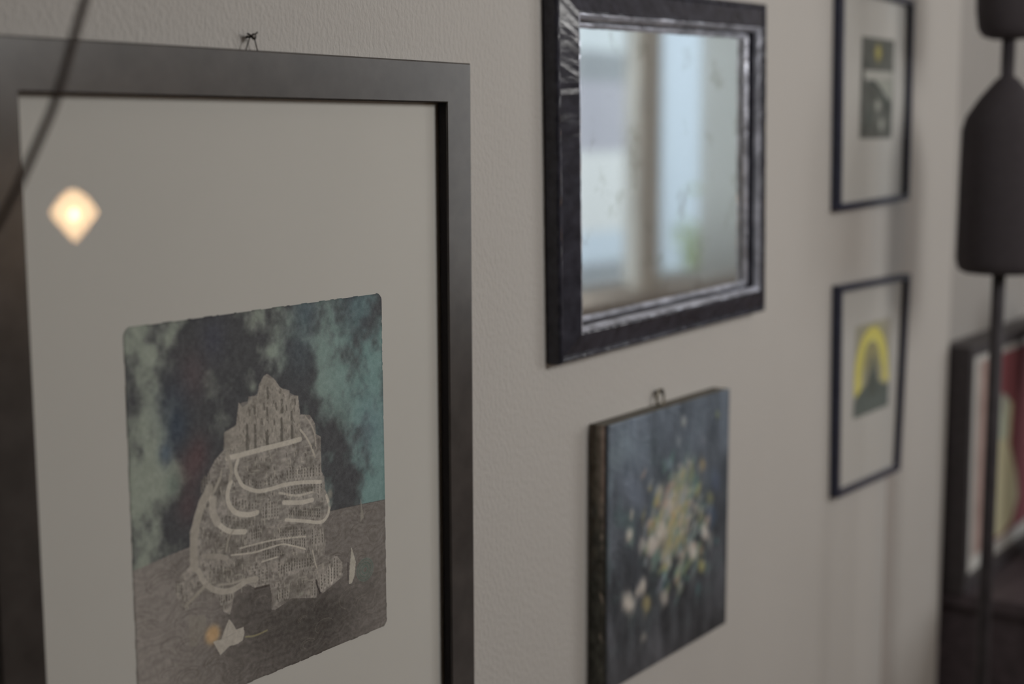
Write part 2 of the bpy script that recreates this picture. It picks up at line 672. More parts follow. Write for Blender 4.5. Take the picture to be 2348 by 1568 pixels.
for j, z in enumerate((0.76, 1.3, 1.9, 2.5)):
    for i in range(NX):
        x = 7.66 + 1.15 * i / (NX - 1)
        verts.append((x, -2.10 + 0.03 * math.sin(i * 0.55) * (1 - 0.15 * j), z))
for j in range(3):
    for i in range(NX - 1):
        a = j * NX + i
        faces.append((a, a + 1, a + NX + 1, a + NX))
cur = mesh_obj('sheer_curtain', verts, faces, mt, None, smooth=True)
tag(cur, 'sheer grey-green curtain at the street window, seen in the mirror', 'curtain')
so = cur.modifiers.new('thick', 'SOLIDIFY')
so.thickness = 0.0012
rod = tube('curtain_rod', [(5.7, -2.10, 2.52), (9.0, -2.10, 2.52)], 0.011, BLACKIRON)
tag(rod, 'thin black curtain rod over the street window', 'rod')

# outside
PAVE = simple('grey_street_paving', (0.36, 0.37, 0.38), 0.9, 0.2, noise=0.1)
struct(box('street_ground', -6, 30, -14, -2.5, -0.12, -0.02, PAVE))
FW = simple('facade_white', (0.68, 0.66, 0.61), 0.9, 0.1)
FL_ = simple('facade_lavender_grey', (0.40, 0.38, 0.40), 0.9, 0.1)
FG = simple('facade_grey', (0.27, 0.28, 0.28), 0.9, 0.1)
FB = simple('facade_pale_blue', (0.56, 0.61, 0.64), 0.9, 0.1)
FT = simple('facade_top_white', (0.60, 0.62, 0.60), 0.9, 0.1)
hb = thing('street_building', 'pale banded house front across the street, seen in the mirror', 'building', (12.5, -6.4, 0))
for nm, z0, z1, mm in (('plinth', -0.02, 0.30, FG), ('lower_wall', 0.30, 0.62, FB), ('wall_panel', 0.62, 1.42, FW),
                       ('shutter', 1.42, 2.12, FL_), ('lintel', 2.12, 2.42, FG), ('fascia', 2.42, 2.9, FT), ('parapet', 2.9, 3.4, FL_)):
    box(nm, 10.2, 13.75, -6.6, -6.0, z0, z1, mm, hb)
hb2 = thing('street_building', 'pale blue rendered house front beside the banded one', 'building', (16, -6.9, 0))
box('wall_panel', 13.75, 19.0, -7.2, -6.6, -0.02, 3.2, FB, hb2)
box('fascia', 13.75, 19.0, -7.25, -6.55, 3.2, 3.4, FG, hb2)
LEAF = simple('yellow_green_leaves', (0.30, 0.36, 0.12), 0.7, 0.3, noise=0.4, nscale=6)
bm = bmesh.new()
for i in range(260):
    cx_, cy_, cz_ = random.gauss(14.3, 0.28), random.gauss(-5.5, 0.12), abs(random.gauss(0.30, 0.22)) + 0.05
    s_ = random.uniform(0.05, 0.10)
    mtx = Matrix.Translation((cx_, cy_, cz_)) @ Matrix.Rotation(random.uniform(0, 6.3), 4, Vector((random.random(), random.random(), random.random() + .1)).normalized()) @ Matrix.Diagonal((s_, s_ * 0.5, s_ * 0.12, 1))
    bmesh.ops.create_icosphere(bm, subdivisions=1, radius=1, matrix=mtx)
tag(bm_obj('street_shrub', bm, LEAF), 'yellow-green shrub at the foot of the blue house front', 'shrub')

# cable cover down the wall under the lower small frame, baseboard
xc, zc = W(2043, 1110)[0], 1.2
struct(box('trim_3', xc - 0.020, xc + 0.020, 0.9985, 1.0, 0, 1.30, CONDUIT, bev=0.0005))
struct(box('baseboard_gallery', -1.8, 2.962, 0.984, 1.0, 0, 0.1, ROOM))

# ------------------------------------------------------------------ big grey frame with the etching
F = 0.022
TLr, TRr = wr(0, 77), wr(1080, 147)
oL, oR, oT, oB = 0.7005 * (1 - F), 1.3389 * (1 - F), 0.0778 * (1 - F) + EYE, -0.80 * (1 - F) + EYE
MW = 0.0424
big = thing('picture_frame', 'large dark grey wooden frame with an etching of a towering city island', 'picture frame', ((oL + oR) / 2, 1.0, oB))
quad = [(oL, oT), (oR, oT), (oR, oB), (oL, oB)]
frame_rails(quad, [(0, 0.0005), (0, F - 0.0015), (0.0015, F), (MW - 0.001, F), (MW, F - 0.001), (MW, 0.0105), (MW - 0.004, 0.0105), (MW - 0.004, 0.0005)], GREYWOOD, big, steps=14)
# dark painted rebate lining the sight edge
q1 = offset_quad(quad, MW)
frame_rails(q1, [(-0.0005, 0.0107), (-0.0005, F - 0.0022), (0.0002, F - 0.0022), (0.0002, 0.0107)], DARKGROOVE, big,
            names=('rebate_lining',) * 4)
quad_slab('glass_pane', offset_quad(quad, MW - 0.003), 0.0092, 0.0112, GLASS, big, CLEAR)
quad_slab('paper_mount', offset_quad(quad, MW - 0.0035), 0.005, 0.0078, PAPER, big)
quad_slab('backing_board', offset_quad(quad, MW - 0.0035), 0.001, 0.0048, ROOM, big)

# the etching itself
EW, EH = 600, 632
et = Sheet(EW, EH, (0.8375, 1.1805, -0.1628, -0.5245), (78, 82, 80))


def etch():
    h, w_ = EH, EW
    n1 = noise2(h, w_, 6, 1, 5)
    n2 = noise2(h, w_, 10, 2, 5, aspect=0.6)
    fine = noise2(h, w_, 90, 3, 3)
    grain = RS.rand(h, w_)
    X = et.xx / w_
    lightmap = np.full((h, w_), 0.50)

    def g(u, v, r, a, ry=None):
        x, y = et.T(u, v)
        ry = ry or r
        return a * np.exp(-(((et.xx - x) / r) ** 2 + ((et.yy - y) / ry) ** 2))
    for u, v, r, a, ry in ((335, 800, 75, .38, 60), (330, 900, 60, .25, 50), (345, 1010, 75, .42, 90), (345, 1130, 70, .35, 60), (500, 960, 30, .35, 60), (620, 735, 62, .52, 45),
                           (770, 780, 55, .35, 70), (800, 900, 70, .45, 90), (865, 850, 30, .3, 60), (840, 1000, 60, .30, 60), (860, 1130, 50, .5, 25), (410, 1085, 26, .45, 20),
                           (480, 700, 60, .1, 30), (640, 800, 24, .25, 40)):
        lightmap += g(u, v, r, a, ry)
    for u, v, r, a, ry in ((460, 760, 70, .60, 50), (430, 850, 60, .60, 60), (410, 960, 48, .65, 90), (560, 800, 80, .50, 60), (540, 880, 40, .50, 60), (690, 900, 42, .72, 60), (705, 850, 40, .4, 40),
                           (745, 1000, 40, .75, 60), (775, 1080, 42, .75, 60), (440, 1130, 52, .60, 90), (470, 1050, 34, .50, 60), (345, 1210, 50, .45, 50), (300, 870, 18, .3, 40),
                           (310, 940, 20, .3, 30), (880, 700, 60, .2, 50), (780, 1150, 40, .4, 30), (410, 1210, 60, .5, 50), (655, 880, 40, .4, 40)):
        lightmap -= g(u, v, r, a, ry)
    n3 = noise2(h, w_, 24, 14, 4)
    t = np.clip(lightmap * 1.0 + .04 + (n1 - 0.5) * 1.5 + (n2 - 0.5) * 1.0 + (n3 - .5) * 1.3, 0, 1)
    t = t * t * (3 - 2 * t) * .6 + t * .4
    dark = np.array([60, 61, 63.0])
    lightL = np.array([112, 118, 110.0])
    lightR = np.array([90, 110, 109.0])
    kx = np.clip((X - 0.45) * 2.2, 0, 1)[..., None]
    light = lightL * (1 - kx) + lightR * kx
    a = dark * (1 - t[..., None]) + light * t[..., None]
    et.a = a
    for u, v, r, c_, al in ((435, 1075, 26, (78, 64, 65), .6), (455, 1040, 22, (80, 62, 64), .5), (440, 860, 30, (76, 66, 68), .5), (395, 930, 34, (56, 64, 74), .45), (405, 985, 24, (52, 62, 74), .5),
                            (490, 775, 26, (62, 64, 76), .4), (820, 690, 46, (66, 80, 86), .5), (700, 710, 30, (70, 84, 92), .5), (690, 800, 40, (68, 80, 86), .35), (380, 1040, 14, (60, 74, 92), .5),
                            (850, 980, 40, (82, 98, 106), .4), (430, 1160, 22, (72, 60, 62), .6), (400, 1110, 16, (66, 78, 74), .5), (780, 960, 20, (60, 62, 62), .4)):
        et.blob(u, v, r, r * 1.3, c_, al, 1.0)
    # sea
    hz = [(285, 1318), (345, 1292), (415, 1262), (470, 1240), (600, 1205), (745, 1174), (800, 1162), (900, 1142)]
    sea = [(270, 1322)] + hz + [(920, 1130), (920, 1600), (270, 1640)]
    P = et.pts(sea)
    sl, ins = et.poly_mask(P)
    warp = noise2(h, w_, 10, 5, 4) * 9 + noise2(h, w_, 20, 8, 3) * 2.5
    ang = et.yy * 0.20 + et.xx * 0.02
    lines = 0.5 + 0.5 * np.sin(ang + warp * 2.2)
    lines2 = 0.5 + 0.5 * np.sin(et.yy * 0.55 + warp * 4.0)
    swirl = noise2(h, w_, 12, 9, 2)
    sw = 0.5 + 0.5 * np.sin(swirl * 60)
    left = np.clip(1 - X * 1.9, 0, 1)
    base = 84 + 4 * lines + 6 * lines2 + 3 * sw + 20 * left
    # darker belly of the sea
    darkm = np.zeros((h, w_))
    for u, v, r, a_, ry in ((640, 1420, 130, 22, 45), (600, 1350, 60, 12, 30), (760, 1400, 80, 20, 40), (600, 1520, 160, 14, 60), (560, 1390, 50, 14, 40), (740, 1480, 120, 16, 50), (430, 1290, 50, 12, 30), (850, 1330, 40, 6, 40)):
        darkm += g(u, v, r, a_, ry)
    v_ = base - darkm * .85
    seac = np.dstack([v_, v_ * 0.962, v_ * 0.93])
    m_ = np.zeros((h, w_))
    m_[sl] = ins
    m_ = m_[..., None]
    et.a = et.a * (1 - m_) + seac * m_
    # curling wave rings
    for k in range(46):
        u = RS.uniform(300, 880)
        v = RS.uniform(1180, 1560)
        x, y = et.T(u, v)
        if not (0 < x < w_ and 0 < y < h) or not m_[int(y), int(x), 0]:
            continue
        r0 = RS.uniform(4, 14)
        for rr in (r0, r0 * 1.6, r0 * 2.2):
            pts = [(x + rr * math.cos(t_) * 1.5, y + rr * math.sin(t_) * 0.8) for t_ in np.linspace(RS.uniform(2, 3.3), RS.uniform(5, 6.4), 12)]
            et.stroke(pts, 1.1, (66, 62, 58) if RS.rand() < .6 else (104, 100, 93), 0.40, uv=False)
    et.stroke(hz[4:], 1.5, (64, 62, 60), 0.7)
    for rr in (8, 15, 22):
        x, y = et.T(836, 1306)
        pts = [(x + rr * math.cos(t_), y + rr * .9 * math.sin(t_)) for t_ in np.linspace(0, 6.3, 20)]
        et.stroke(pts, 5, (84, 94, 88), 0.5, uv=False)
        et.stroke(pts, 1.2, (60, 66, 64), 0.5, uv=False)
    # city island silhouette
    A = [(613, 857), (629, 869), (643, 889), (663, 895), (665, 907), (683, 907), (688, 950), (710, 951), (722, 971), (724, 995), (735, 1001), (737, 1081),
         (743, 1093), (745, 1122), (754, 1142), (758, 1163), (754, 1182), (741, 1200), (742, 1219), (746, 1238), (744, 1274), (772, 1275), (785, 1290), (785, 1321),
         (760, 1343), (738, 1361), (728, 1340), (725, 1370), (709, 1371), (668, 1372), (650, 1385), (630, 1398), (622, 1398), (622, 1362), (618, 1341), (600, 1345), (584, 1347), (564, 1339),
         (545, 1352), (537, 1360), (535, 1374), (527, 1409), (512, 1402), (505, 1385), (490, 1368), (470, 1352), (445, 1376), (425, 1401), (413, 1394), (407, 1368), (400, 1339), (415, 1318),
         (433, 1300), (436, 1268), (434, 1224), (446, 1186), (455, 1148), (468, 1127), (480, 1080), (492, 1056), (512, 1032), (514, 991), (541, 975), (547, 922), (556, 934), (569, 924), (569, 909),
         (590, 907), (594, 881), (604, 862)]
    P = et.pts(A)
    sl, ins = et.poly_mask(P)
    cm = np.zeros((h, w_))
    cm[sl] = ins
    tx = 112 + (fine - .5) * 30 + (noise2(h, w_, 26, 12, 3, aspect=1.4) - .5) * 40 - 8 * lines2
    body = np.dstack([tx, tx * .965, tx * .925])
    mm = (cm * 0.93)[..., None]
    et.a = et.a * (1 - mm) + body * mm
    CMASK = cm > 0.5
    # upper facade: paler stone with rows of arched windows
    et.poly([(604, 862), (629, 869), (643, 889), (663, 900), (683, 910), (690, 1000), (600, 1022), (541, 1040), (514, 1034), (514, 991), (541, 975), (547, 925), (569, 920), (592, 900)], (120, 116, 109), 0.5)
    WD = (72, 70, 66)
    for (u0, v0, ht, wd) in ((566, 975, 20, 5), (584, 975, 16, 4), (566, 1000, 32, 7), (585, 1000, 30, 6), (613, 890, 22, 5), (612, 935, 28, 4), (612, 990, 32, 8), (645, 960, 22, 5), (646, 918, 26, 6),
                            (645, 985, 30, 7), (668, 945, 30, 5), (669, 980, 34, 6), (583, 930, 18, 5), (605, 925, 14, 3), (632, 925, 14, 3), (600, 960, 12, 3), (628, 960, 14, 3), (656, 930, 10, 3), (572, 940, 12, 3), (676, 915, 12, 3)):
        et.stroke([(u0, v0), (u0 + 1, v0 + ht)], wd, WD, 0.75)
    for k in range(300):
        u, v = RS.uniform(545, 690), RS.uniform(880, 1020)
        x, y = et.T(u, v)
        if CMASK[int(np.clip(y, 0, h - 1)), int(np.clip(x, 0, w_ - 1))]:
            et.stroke([(u, v), (u + RS.uniform(-2, 2), v + RS.uniform(3, 9))], 1.6, (80, 77, 72) if RS.rand() < .55 else (134, 130, 122), 0.6)
    # right-hand tower arcs
    et.curve([(688, 985), (700, 1000), (712, 1022), (722, 1048)], 4, (134, 130, 122), 0.8)
    et.curve([(700, 955), (714, 975), (722, 1000), (724, 1030)], 3, (126, 122, 115), 0.8)
    # rows of small houses along the terraces: walls with dark windows
    def houses(path, hh, n, wdt=7, bright=124, wv=True):
        path = [Vector(p) for p in path]
        seg = []
        tot = sum((path[i + 1] - path[i]).length for i in range(len(path) - 1))
        for k in range(n):
            d = (k + .5) / n * tot
            for i in range(len(path) - 1):
                l_ = (path[i + 1] - path[i]).length
                if d <= l_:
                    q_ = path[i].lerp(path[i + 1], d / l_)
                    break
                d -= l_
            hgt = hh * RS.uniform(.7, 1.25)
            b = bright + RS.uniform(-16, 14)
            et.stroke([(q_.x, q_.y), (q_.x + .5, q_.y - hgt)], wdt * RS.uniform(.7, 1.1), (b, b * .97, b * .93), 0.75)
            for j in range(int(hgt // 7) + 1):
                et.stroke([(q_.x, q_.y - 3 - j * 7), (q_.x, q_.y - 6 - j * 7)], 2.2, (64, 62, 58), 0.8)
    houses([(655, 1100), (735, 1092)], 22, 12)
    houses([(650, 1140), (700, 1130), (740, 1128)], 20, 12)
    houses([(660, 1182), (700, 1186), (735, 1188)], 16, 14, 4, 118)
    houses([(545, 1110), (600, 1118), (640, 1108)], 14, 10, 5, 112)
    houses([(530, 1160), (570, 1170), (590, 1168)], 16, 8, 5, 122)
    houses([(505, 1200), (560, 1212), (585, 1205)], 16, 9, 5, 116)
    houses([(600, 1190), (640, 1185)], 34, 6, 7, 122)
    houses([(575, 1240), (600, 1232)], 20, 5, 6, 120)
    houses([(640, 1232), (700, 1228)], 16, 10, 5, 124)
    houses([(650, 1250), (700, 1256)], 16, 10, 5, 118)
    houses([(712, 1250), (742, 1245)], 26, 4, 8, 128)
    houses([(540, 1272), (600, 1262), (635, 1250)], 12, 10, 6, 112)
    houses([(600, 1284), (640, 1276)], 16, 7, 6, 116)
    houses([(580, 1345), (600, 1340), (616, 1336)], 40, 4, 8, 130)
    houses([(636, 1320), (680, 1306), (720, 1298)], 20, 14, 5, 122)
    houses([(733, 1355), (760, 1335), (782, 1312)], 34, 7, 8, 136)
    houses([(712, 1368), (724, 1366)], 28, 2, 7, 126)
    houses([(632, 1378), (662, 1368)], 16, 5, 7, 122)
    houses([(478, 1315), (520, 1320)], 14, 5, 6, 104)
    houses([(505, 1385), (528, 1378)], 22, 4, 7, 112)
    houses([(402, 1360), (418, 1362)], 24, 3, 6, 110)
    houses([(440, 1270), (452, 1300)], 24, 4, 7, 112)
    houses([(460, 1130), (470, 1118), (482, 1100)], 20, 4, 7, 110)
    # dark hollows behind the arcades
    for u, v, rx, ry, al in ((590, 1075, 40, 22, .30), (505, 1115, 12, 14, .5), (560, 1200, 30, 10, .45), (520, 1255, 38, 18, .35), (520, 1318, 36, 18, .42), (700, 1172, 36, 8, .5), (700, 1120, 26, 5, .5),
                             (590, 1140, 30, 8, .3), (660, 1212, 40, 6, .45), (690, 1278, 40, 8, .4), (680, 1345, 40, 22, .30), (620, 1240, 20, 8, .3), (560, 1290, 24, 8, .4), (600, 1225, 16, 10, .35), (712, 1060, 14, 14, .35), (470, 1345, 14, 16, .3)):
        et.blob(u, v, rx, ry, (74, 72, 67), al, 1.3)
    R2 = np.random.RandomState(17)
    for k in range(900):
        u, v = R2.uniform(405, 785), R2.uniform(1020, 1400)
        x, y = et.T(u, v)
        xi, yi = int(np.clip(x, 0, w_ - 1)), int(np.clip(y, 0, h - 1))
        if not CMASK[yi, xi]:
            continue
        q_ = R2.rand()
        if q_ < .5:
            et.stroke([(u, v), (u + .6, v + R2.uniform(3, 6))], 2.0, (68, 66, 62), .65)
        elif q_ < .8:
            et.stroke([(u, v), (u + .5, v + R2.uniform(5, 12))], 2.4, (134, 130, 122), .55)
        else:
            et.stroke([(u, v), (u + R2.uniform(6, 16), v - R2.uniform(1, 3))], 1.6, (130, 126, 118), .5)
    # bright winding streets and terraces
    B = (142, 138, 130)
    et.curve([(520, 1050), (541, 1046), (600, 1030), (640, 1020), (688, 1007)], 9, B, .85)
    et.curve([(545, 1055), (540, 1078), (548, 1100), (560, 1116), (590, 1126), (620, 1121), (650, 1112), (690, 1106), (735, 1105)], 7, B, .85)
    et.curve([(529, 1105), (521, 1135), (528, 1162), (545, 1177), (570, 1180), (590, 1175)], 9, B, .85)
    et.curve([(484, 1135), (485, 1165), (492, 1190), (508, 1208), (530, 1219), (562, 1219)], 9, B, .85)
    et.curve([(488, 1145), (488, 1175), (498, 1198)], 15, (130, 126, 119), .6)
    et.curve([(655, 1192), (700, 1195), (735, 1197), (750, 1182), (754, 1160), (748, 1136)], 6, B, .9)
    et.curve([(650, 1152), (690, 1152), (716, 1146)], 8, B, .9)
    et.curve([(640, 1130), (680, 1136), (716, 1128)], 4, B, .7)
    et.curve([(530, 1273), (580, 1267), (610, 1258), (645, 1248), (665, 1250), (700, 1259)], 3, B, .9)
    et.curve([(550, 1257), (600, 1244), (640, 1236), (700, 1230)], 3, B, .8)
    et.curve([(600, 1288), (635, 1277)], 3, B, .8)
    et.curve([(440, 1300), (455, 1310), (465, 1330), (482, 1347), (505, 1356), (528, 1354), (548, 1344), (566, 1332), (588, 1328)], 10, (128, 124, 117), .8)
    et.curve([(500, 1341), (530, 1338), (560, 1328)], 4, (124, 120, 113), .7)
    et.curve([(474, 1338), (452, 1362), (425, 1390)], 6, (118, 114, 107), .8)
    et.curve([(480, 1120), (462, 1160), (450, 1200), (444, 1250), (446, 1300)], 17, (124, 120, 113), .6)
    et.curve([(505, 1095), (496, 1115), (486, 1135)], 6, (122, 118, 111), .7)
    et.curve([(520, 1040), (530, 1075), (527, 1100)], 8, (122, 118, 111), .6)
    et.curve([(465, 1275), (500, 1276), (520, 1280)], 9, (118, 114, 108), .7)
    et.curve([(535, 1215), (524, 1235), (518, 1265)], 4, (122, 118, 110), .5)
    et.blob(690, 1362, 6, 4, (120, 120, 112), .6)
    et.curve([(716, 1262), (722, 1290), (726, 1302)], 3, (132, 128, 120), .8)
    et.stroke([(724, 1330), (727, 1345), (733, 1360)], 3, (52, 50, 50), .9)
    et.stroke([(584, 1350), (616, 1342)], 4, (56, 52, 50), .8)
    # lagoon details: small islet, boats, balloon
    et.poly([(432, 1412), (470, 1410), (474, 1440), (455, 1470), (450, 1483), (434, 1483)], (110, 106, 99), .55)
    et.blob(487, 1455, 17, 16, (147, 124, 95), .95, 2.2)
    et.poly([(525, 1419), (535, 1432), (541, 1443), (558, 1437), (560, 1452), (556, 1468), (545, 1476), (525, 1482), (505, 1502), (496, 1486), (488, 1471), (507, 1466), (516, 1440)], (136, 132, 125), .95)
    et.stroke([(525, 1425), (518, 1462), (540, 1450)], 1.2, (112, 109, 103), .7)
    et.curve([(562, 1460), (585, 1457), (612, 1445)], 3, (112, 108, 84), .6)
    et.poly([(805, 1254), (815, 1288), (812, 1320), (806, 1337), (799, 1340), (801, 1300)], (134, 131, 123), .95)
    et.stroke([(797, 1290), (797, 1330)], 2.5, (54, 50, 50), .8)
    et.poly([(826, 1142), (831, 1170), (833, 1186), (826, 1196)], (116, 113, 106), .7)
    et.blob(756, 1133, 7, 9, (108, 106, 100), .8, 2)
    et.blob(757, 1155, 6, 6, (98, 104, 100), .7, 2)
    # plate tone, engraver's grain
    et.a += (grain[..., None] - 0.5) * 9 + (fine[..., None] - 0.5) * 16
    bor = np.minimum(np.minimum(et.xx, w_ - 1 - et.xx), np.minimum(et.yy, h - 1 - et.yy))
    wob = (noise2(h, w_, 40, 31, 2) - .5) * 5
    et.a -= (np.exp(-(bor / 3.5) ** 2) * 14)[..., None]
    r = 17
    dx = np.maximum(0, np.maximum(r - et.xx, et.xx - (w_ - 1 - r)))
    dy = np.maximum(0, np.maximum(r - et.yy, et.yy - (h - 1 - r)))
    cut = (np.hypot(dx, dy) <= r) & (bor + wob * .4 > 0.9)
    return cut


LWALL = 0.38
cut = etch()
k9 = 1 - 0.0082
pc = [(0.8375 * k9, -0.1628 * k9 + EYE), (1.1805 * k9, -0.1628 * k9 + EYE), (1.1815 * k9, -0.5245 * k9 + EYE), (0.8375 * k9, -0.5245 * k9 + EYE)]
pr = et.to_mesh('etching_print', pc, 0.0082, INK, big, LWALL * .90, refl=0.006, cut=cut)

# wire loop and nail above the frame
nl = W(578, 84, 0.007)
nail = lathe('nail', [(0.0011, 0), (0.0011, 0.0105), (0.0030, 0.0107), (0.0030, 0.0118), (0.0015, 0.0122)], (0, 0, 0), STEEL, None, seg=12)
nail.rotation_euler = (math.radians(90), 0, 0)
nail.location = (nl[0], 1.002, nl[2])
tag(nail, 'small dark nail in the wall above the large grey frame', 'nail')
a1, a2 = W(563, 117, 0.006), W(592, 122, 0.006)
nt_ = Vector((nl[0], 0.993, nl[2] + 0.0012))
tube('hanging_wire', [a1 - Vector((0, 0, .012)), a1, nt_ + Vector((-0.002, 0, 0)), nt_ + Vector((0.002, 0, 0)), a2, a2 - Vector((0, 0, .012))], 0.0006, STEEL, big, seg=6)
tube('hanging_wire', [nt_ + Vector((-0.006, 0, .0015)), nt_ + Vector((0, -.001, -0.001)), nt_ + Vector((0.007, 0, .003))], 0.0008, STEEL, big, seg=6)

# ------------------------------------------------------------------ mirror
fx = 0.98
pBL, pBR, pTR = W(1285, 837, 0.02), W(1754, 713, 0.02), W(1758, 9, 0.02)
pL0 = W(1275.5, 20, 0.02)
dirL = (pL0 - pBL).normalized()
tz = (pTR[2] - 0.0115)
pTL = pBL + dirL * ((tz - pBL[2]) / dirL[2])
mq = [(p[0], p[2]) for p in (pTL, pTR, pBR, pBL)]
mir = thing('wall_mirror', 'mirror in a thick chipped black moulded frame', 'mirror', ((pBL[0] + pBR[0]) / 2, 1.0, pBL[2]))
prof = [(0, 0.0005), (0, 0.0165), (0.0006, 0.0188), (0.0016, 0.0203), (0.0030, 0.0212), (0.0045, 0.0215), (0.0060, 0.0210), (0.0072, 0.0198), (0.0078, 0.0186), (0.020, 0.0238), (0.0335, 0.0295), (0.0350, 0.0292), (0.036, 0.0265), (0.036, 0.010), (0.036, 0.0005)]
frame_rails(mq, prof, BLACKGLOSS, mir, steps=60, jitter=0.00012, smooth=False)
q2 = offset_quad(mq, 0.036)
# silver edge below the ridge, dark groove, silver lip
frame_rails(q2, [(-0.0002, 0.020), (-0.0002, 0.0285), (0.0012, 0.0288), (0.0045, 0.0255), (0.0062, 0.021)], SILVERLIP, mir, steps=40, jitter=0.00022,
            names=('silver_bead',) * 4)
frame_rails(q2, [(-0.0002, 0.0005), (-0.0002, 0.0195), (0.0068, 0.0195), (0.0095, 0.013), (0.0095, 0.0005)], BLACKGLOSS, mir, steps=20, jitter=0.0002,
            names=('inner_groove',) * 4)
frame_rails(offset_quad(mq, 0.0455), [(0, 0.0005), (0, 0.0125), (0.002, 0.0132), (0.0055, 0.0105), (0.0065, 0.0094), (0.0065, 0.0005)], SILVERLIP, mir, steps=40, jitter=0.00018,
            names=('silver_lip',) * 4)
mt, nt, p = new_mat('mirror_silver')
p.inputs['Base Color'].default_value = (0.86, 0.89, 0.90, 1)
p.inputs['Metallic'].default_value = 1
p.inputs['Roughness'].default_value = 0.035
tc = nt.nodes.new('ShaderNodeTexCoord')
nz = nt.nodes.new('ShaderNodeTexNoise')
nz.inputs['Scale'].default_value = 18
nz.inputs['Detail'].default_value = 8
nt.links.new(tc.outputs['Object'], nz.inputs['Vector'])
rp = nt.nodes.new('ShaderNodeValToRGB')
rp.color_ramp.elements[0].position = 0.25
rp.color_ramp.elements[0].color = (0.6, 0.6, 0.56, 1)
rp.color_ramp.elements[1].position = 0.42
rp.color_ramp.elements[1].color = (0.86, 0.89, 0.90, 1)
nt.links.new(nz.outputs[0], rp.inputs[0])
nt.links.new(rp.outputs[0], p.inputs['Base Color'])
haze = nt.nodes.new('ShaderNodeBsdfDiffuse')  # diffuse veil mixed in to wash out the reflection's darks
haze.inputs[0].default_value = (0.62, 0.62, 0.60, 1)
dmx = nt.nodes.new('ShaderNodeMixShader')
dmx.inputs[0].default_value = 0.14
nt.links.new(p.outputs[0], dmx.inputs[1])
nt.links.new(haze.outputs[0], dmx.inputs[2])
nt.links.new(dmx.outputs[0], nt.nodes['Material Output'].inputs[0])
quad_slab('mirror_glass', offset_quad(mq, 0.049), 0.006, 0.0096, mt, mir)

# ------------------------------------------------------------------ abstract canvas
D = 0.0275
kd = 1 - D
cx0, cx1, cz0, cz1 = 1.6315, 1.9825, -0.3790, -0.7445
can = thing('canvas_painting', 'unframed dark blue abstract canvas with yellow and white dabs', 'painting', ((cx0 + cx1) / 2 * kd, 1.0, cz1 * kd + EYE))
qc = [(cx0 * kd, cz0 * kd + EYE), (cx1 * kd, cz0 * kd + EYE), (cx1 * kd, cz1 * kd + EYE), (cx0 * kd, cz1 * kd + EYE)]
CANVAS = simple('canvas_cloth', (0.16, 0.15, 0.13), 0.8, 0.2, noise=0.2, nscale=60)
quad_slab('stretcher', [(qc[0][0] + .0008, qc[0][1] - .0008), (qc[1][0] - .0008, qc[1][1] - .0008), (qc[2][0] - .0008, qc[2][1] + .0008), (qc[3][0] + .0008, qc[3][1] + .0008)], 0.001, D - 0.0012, CANVAS, can)
PW, PH = 300, 312
pa = Sheet(PW, PH, (cx0, cx1, cz0, cz1), (74, 80, 88))


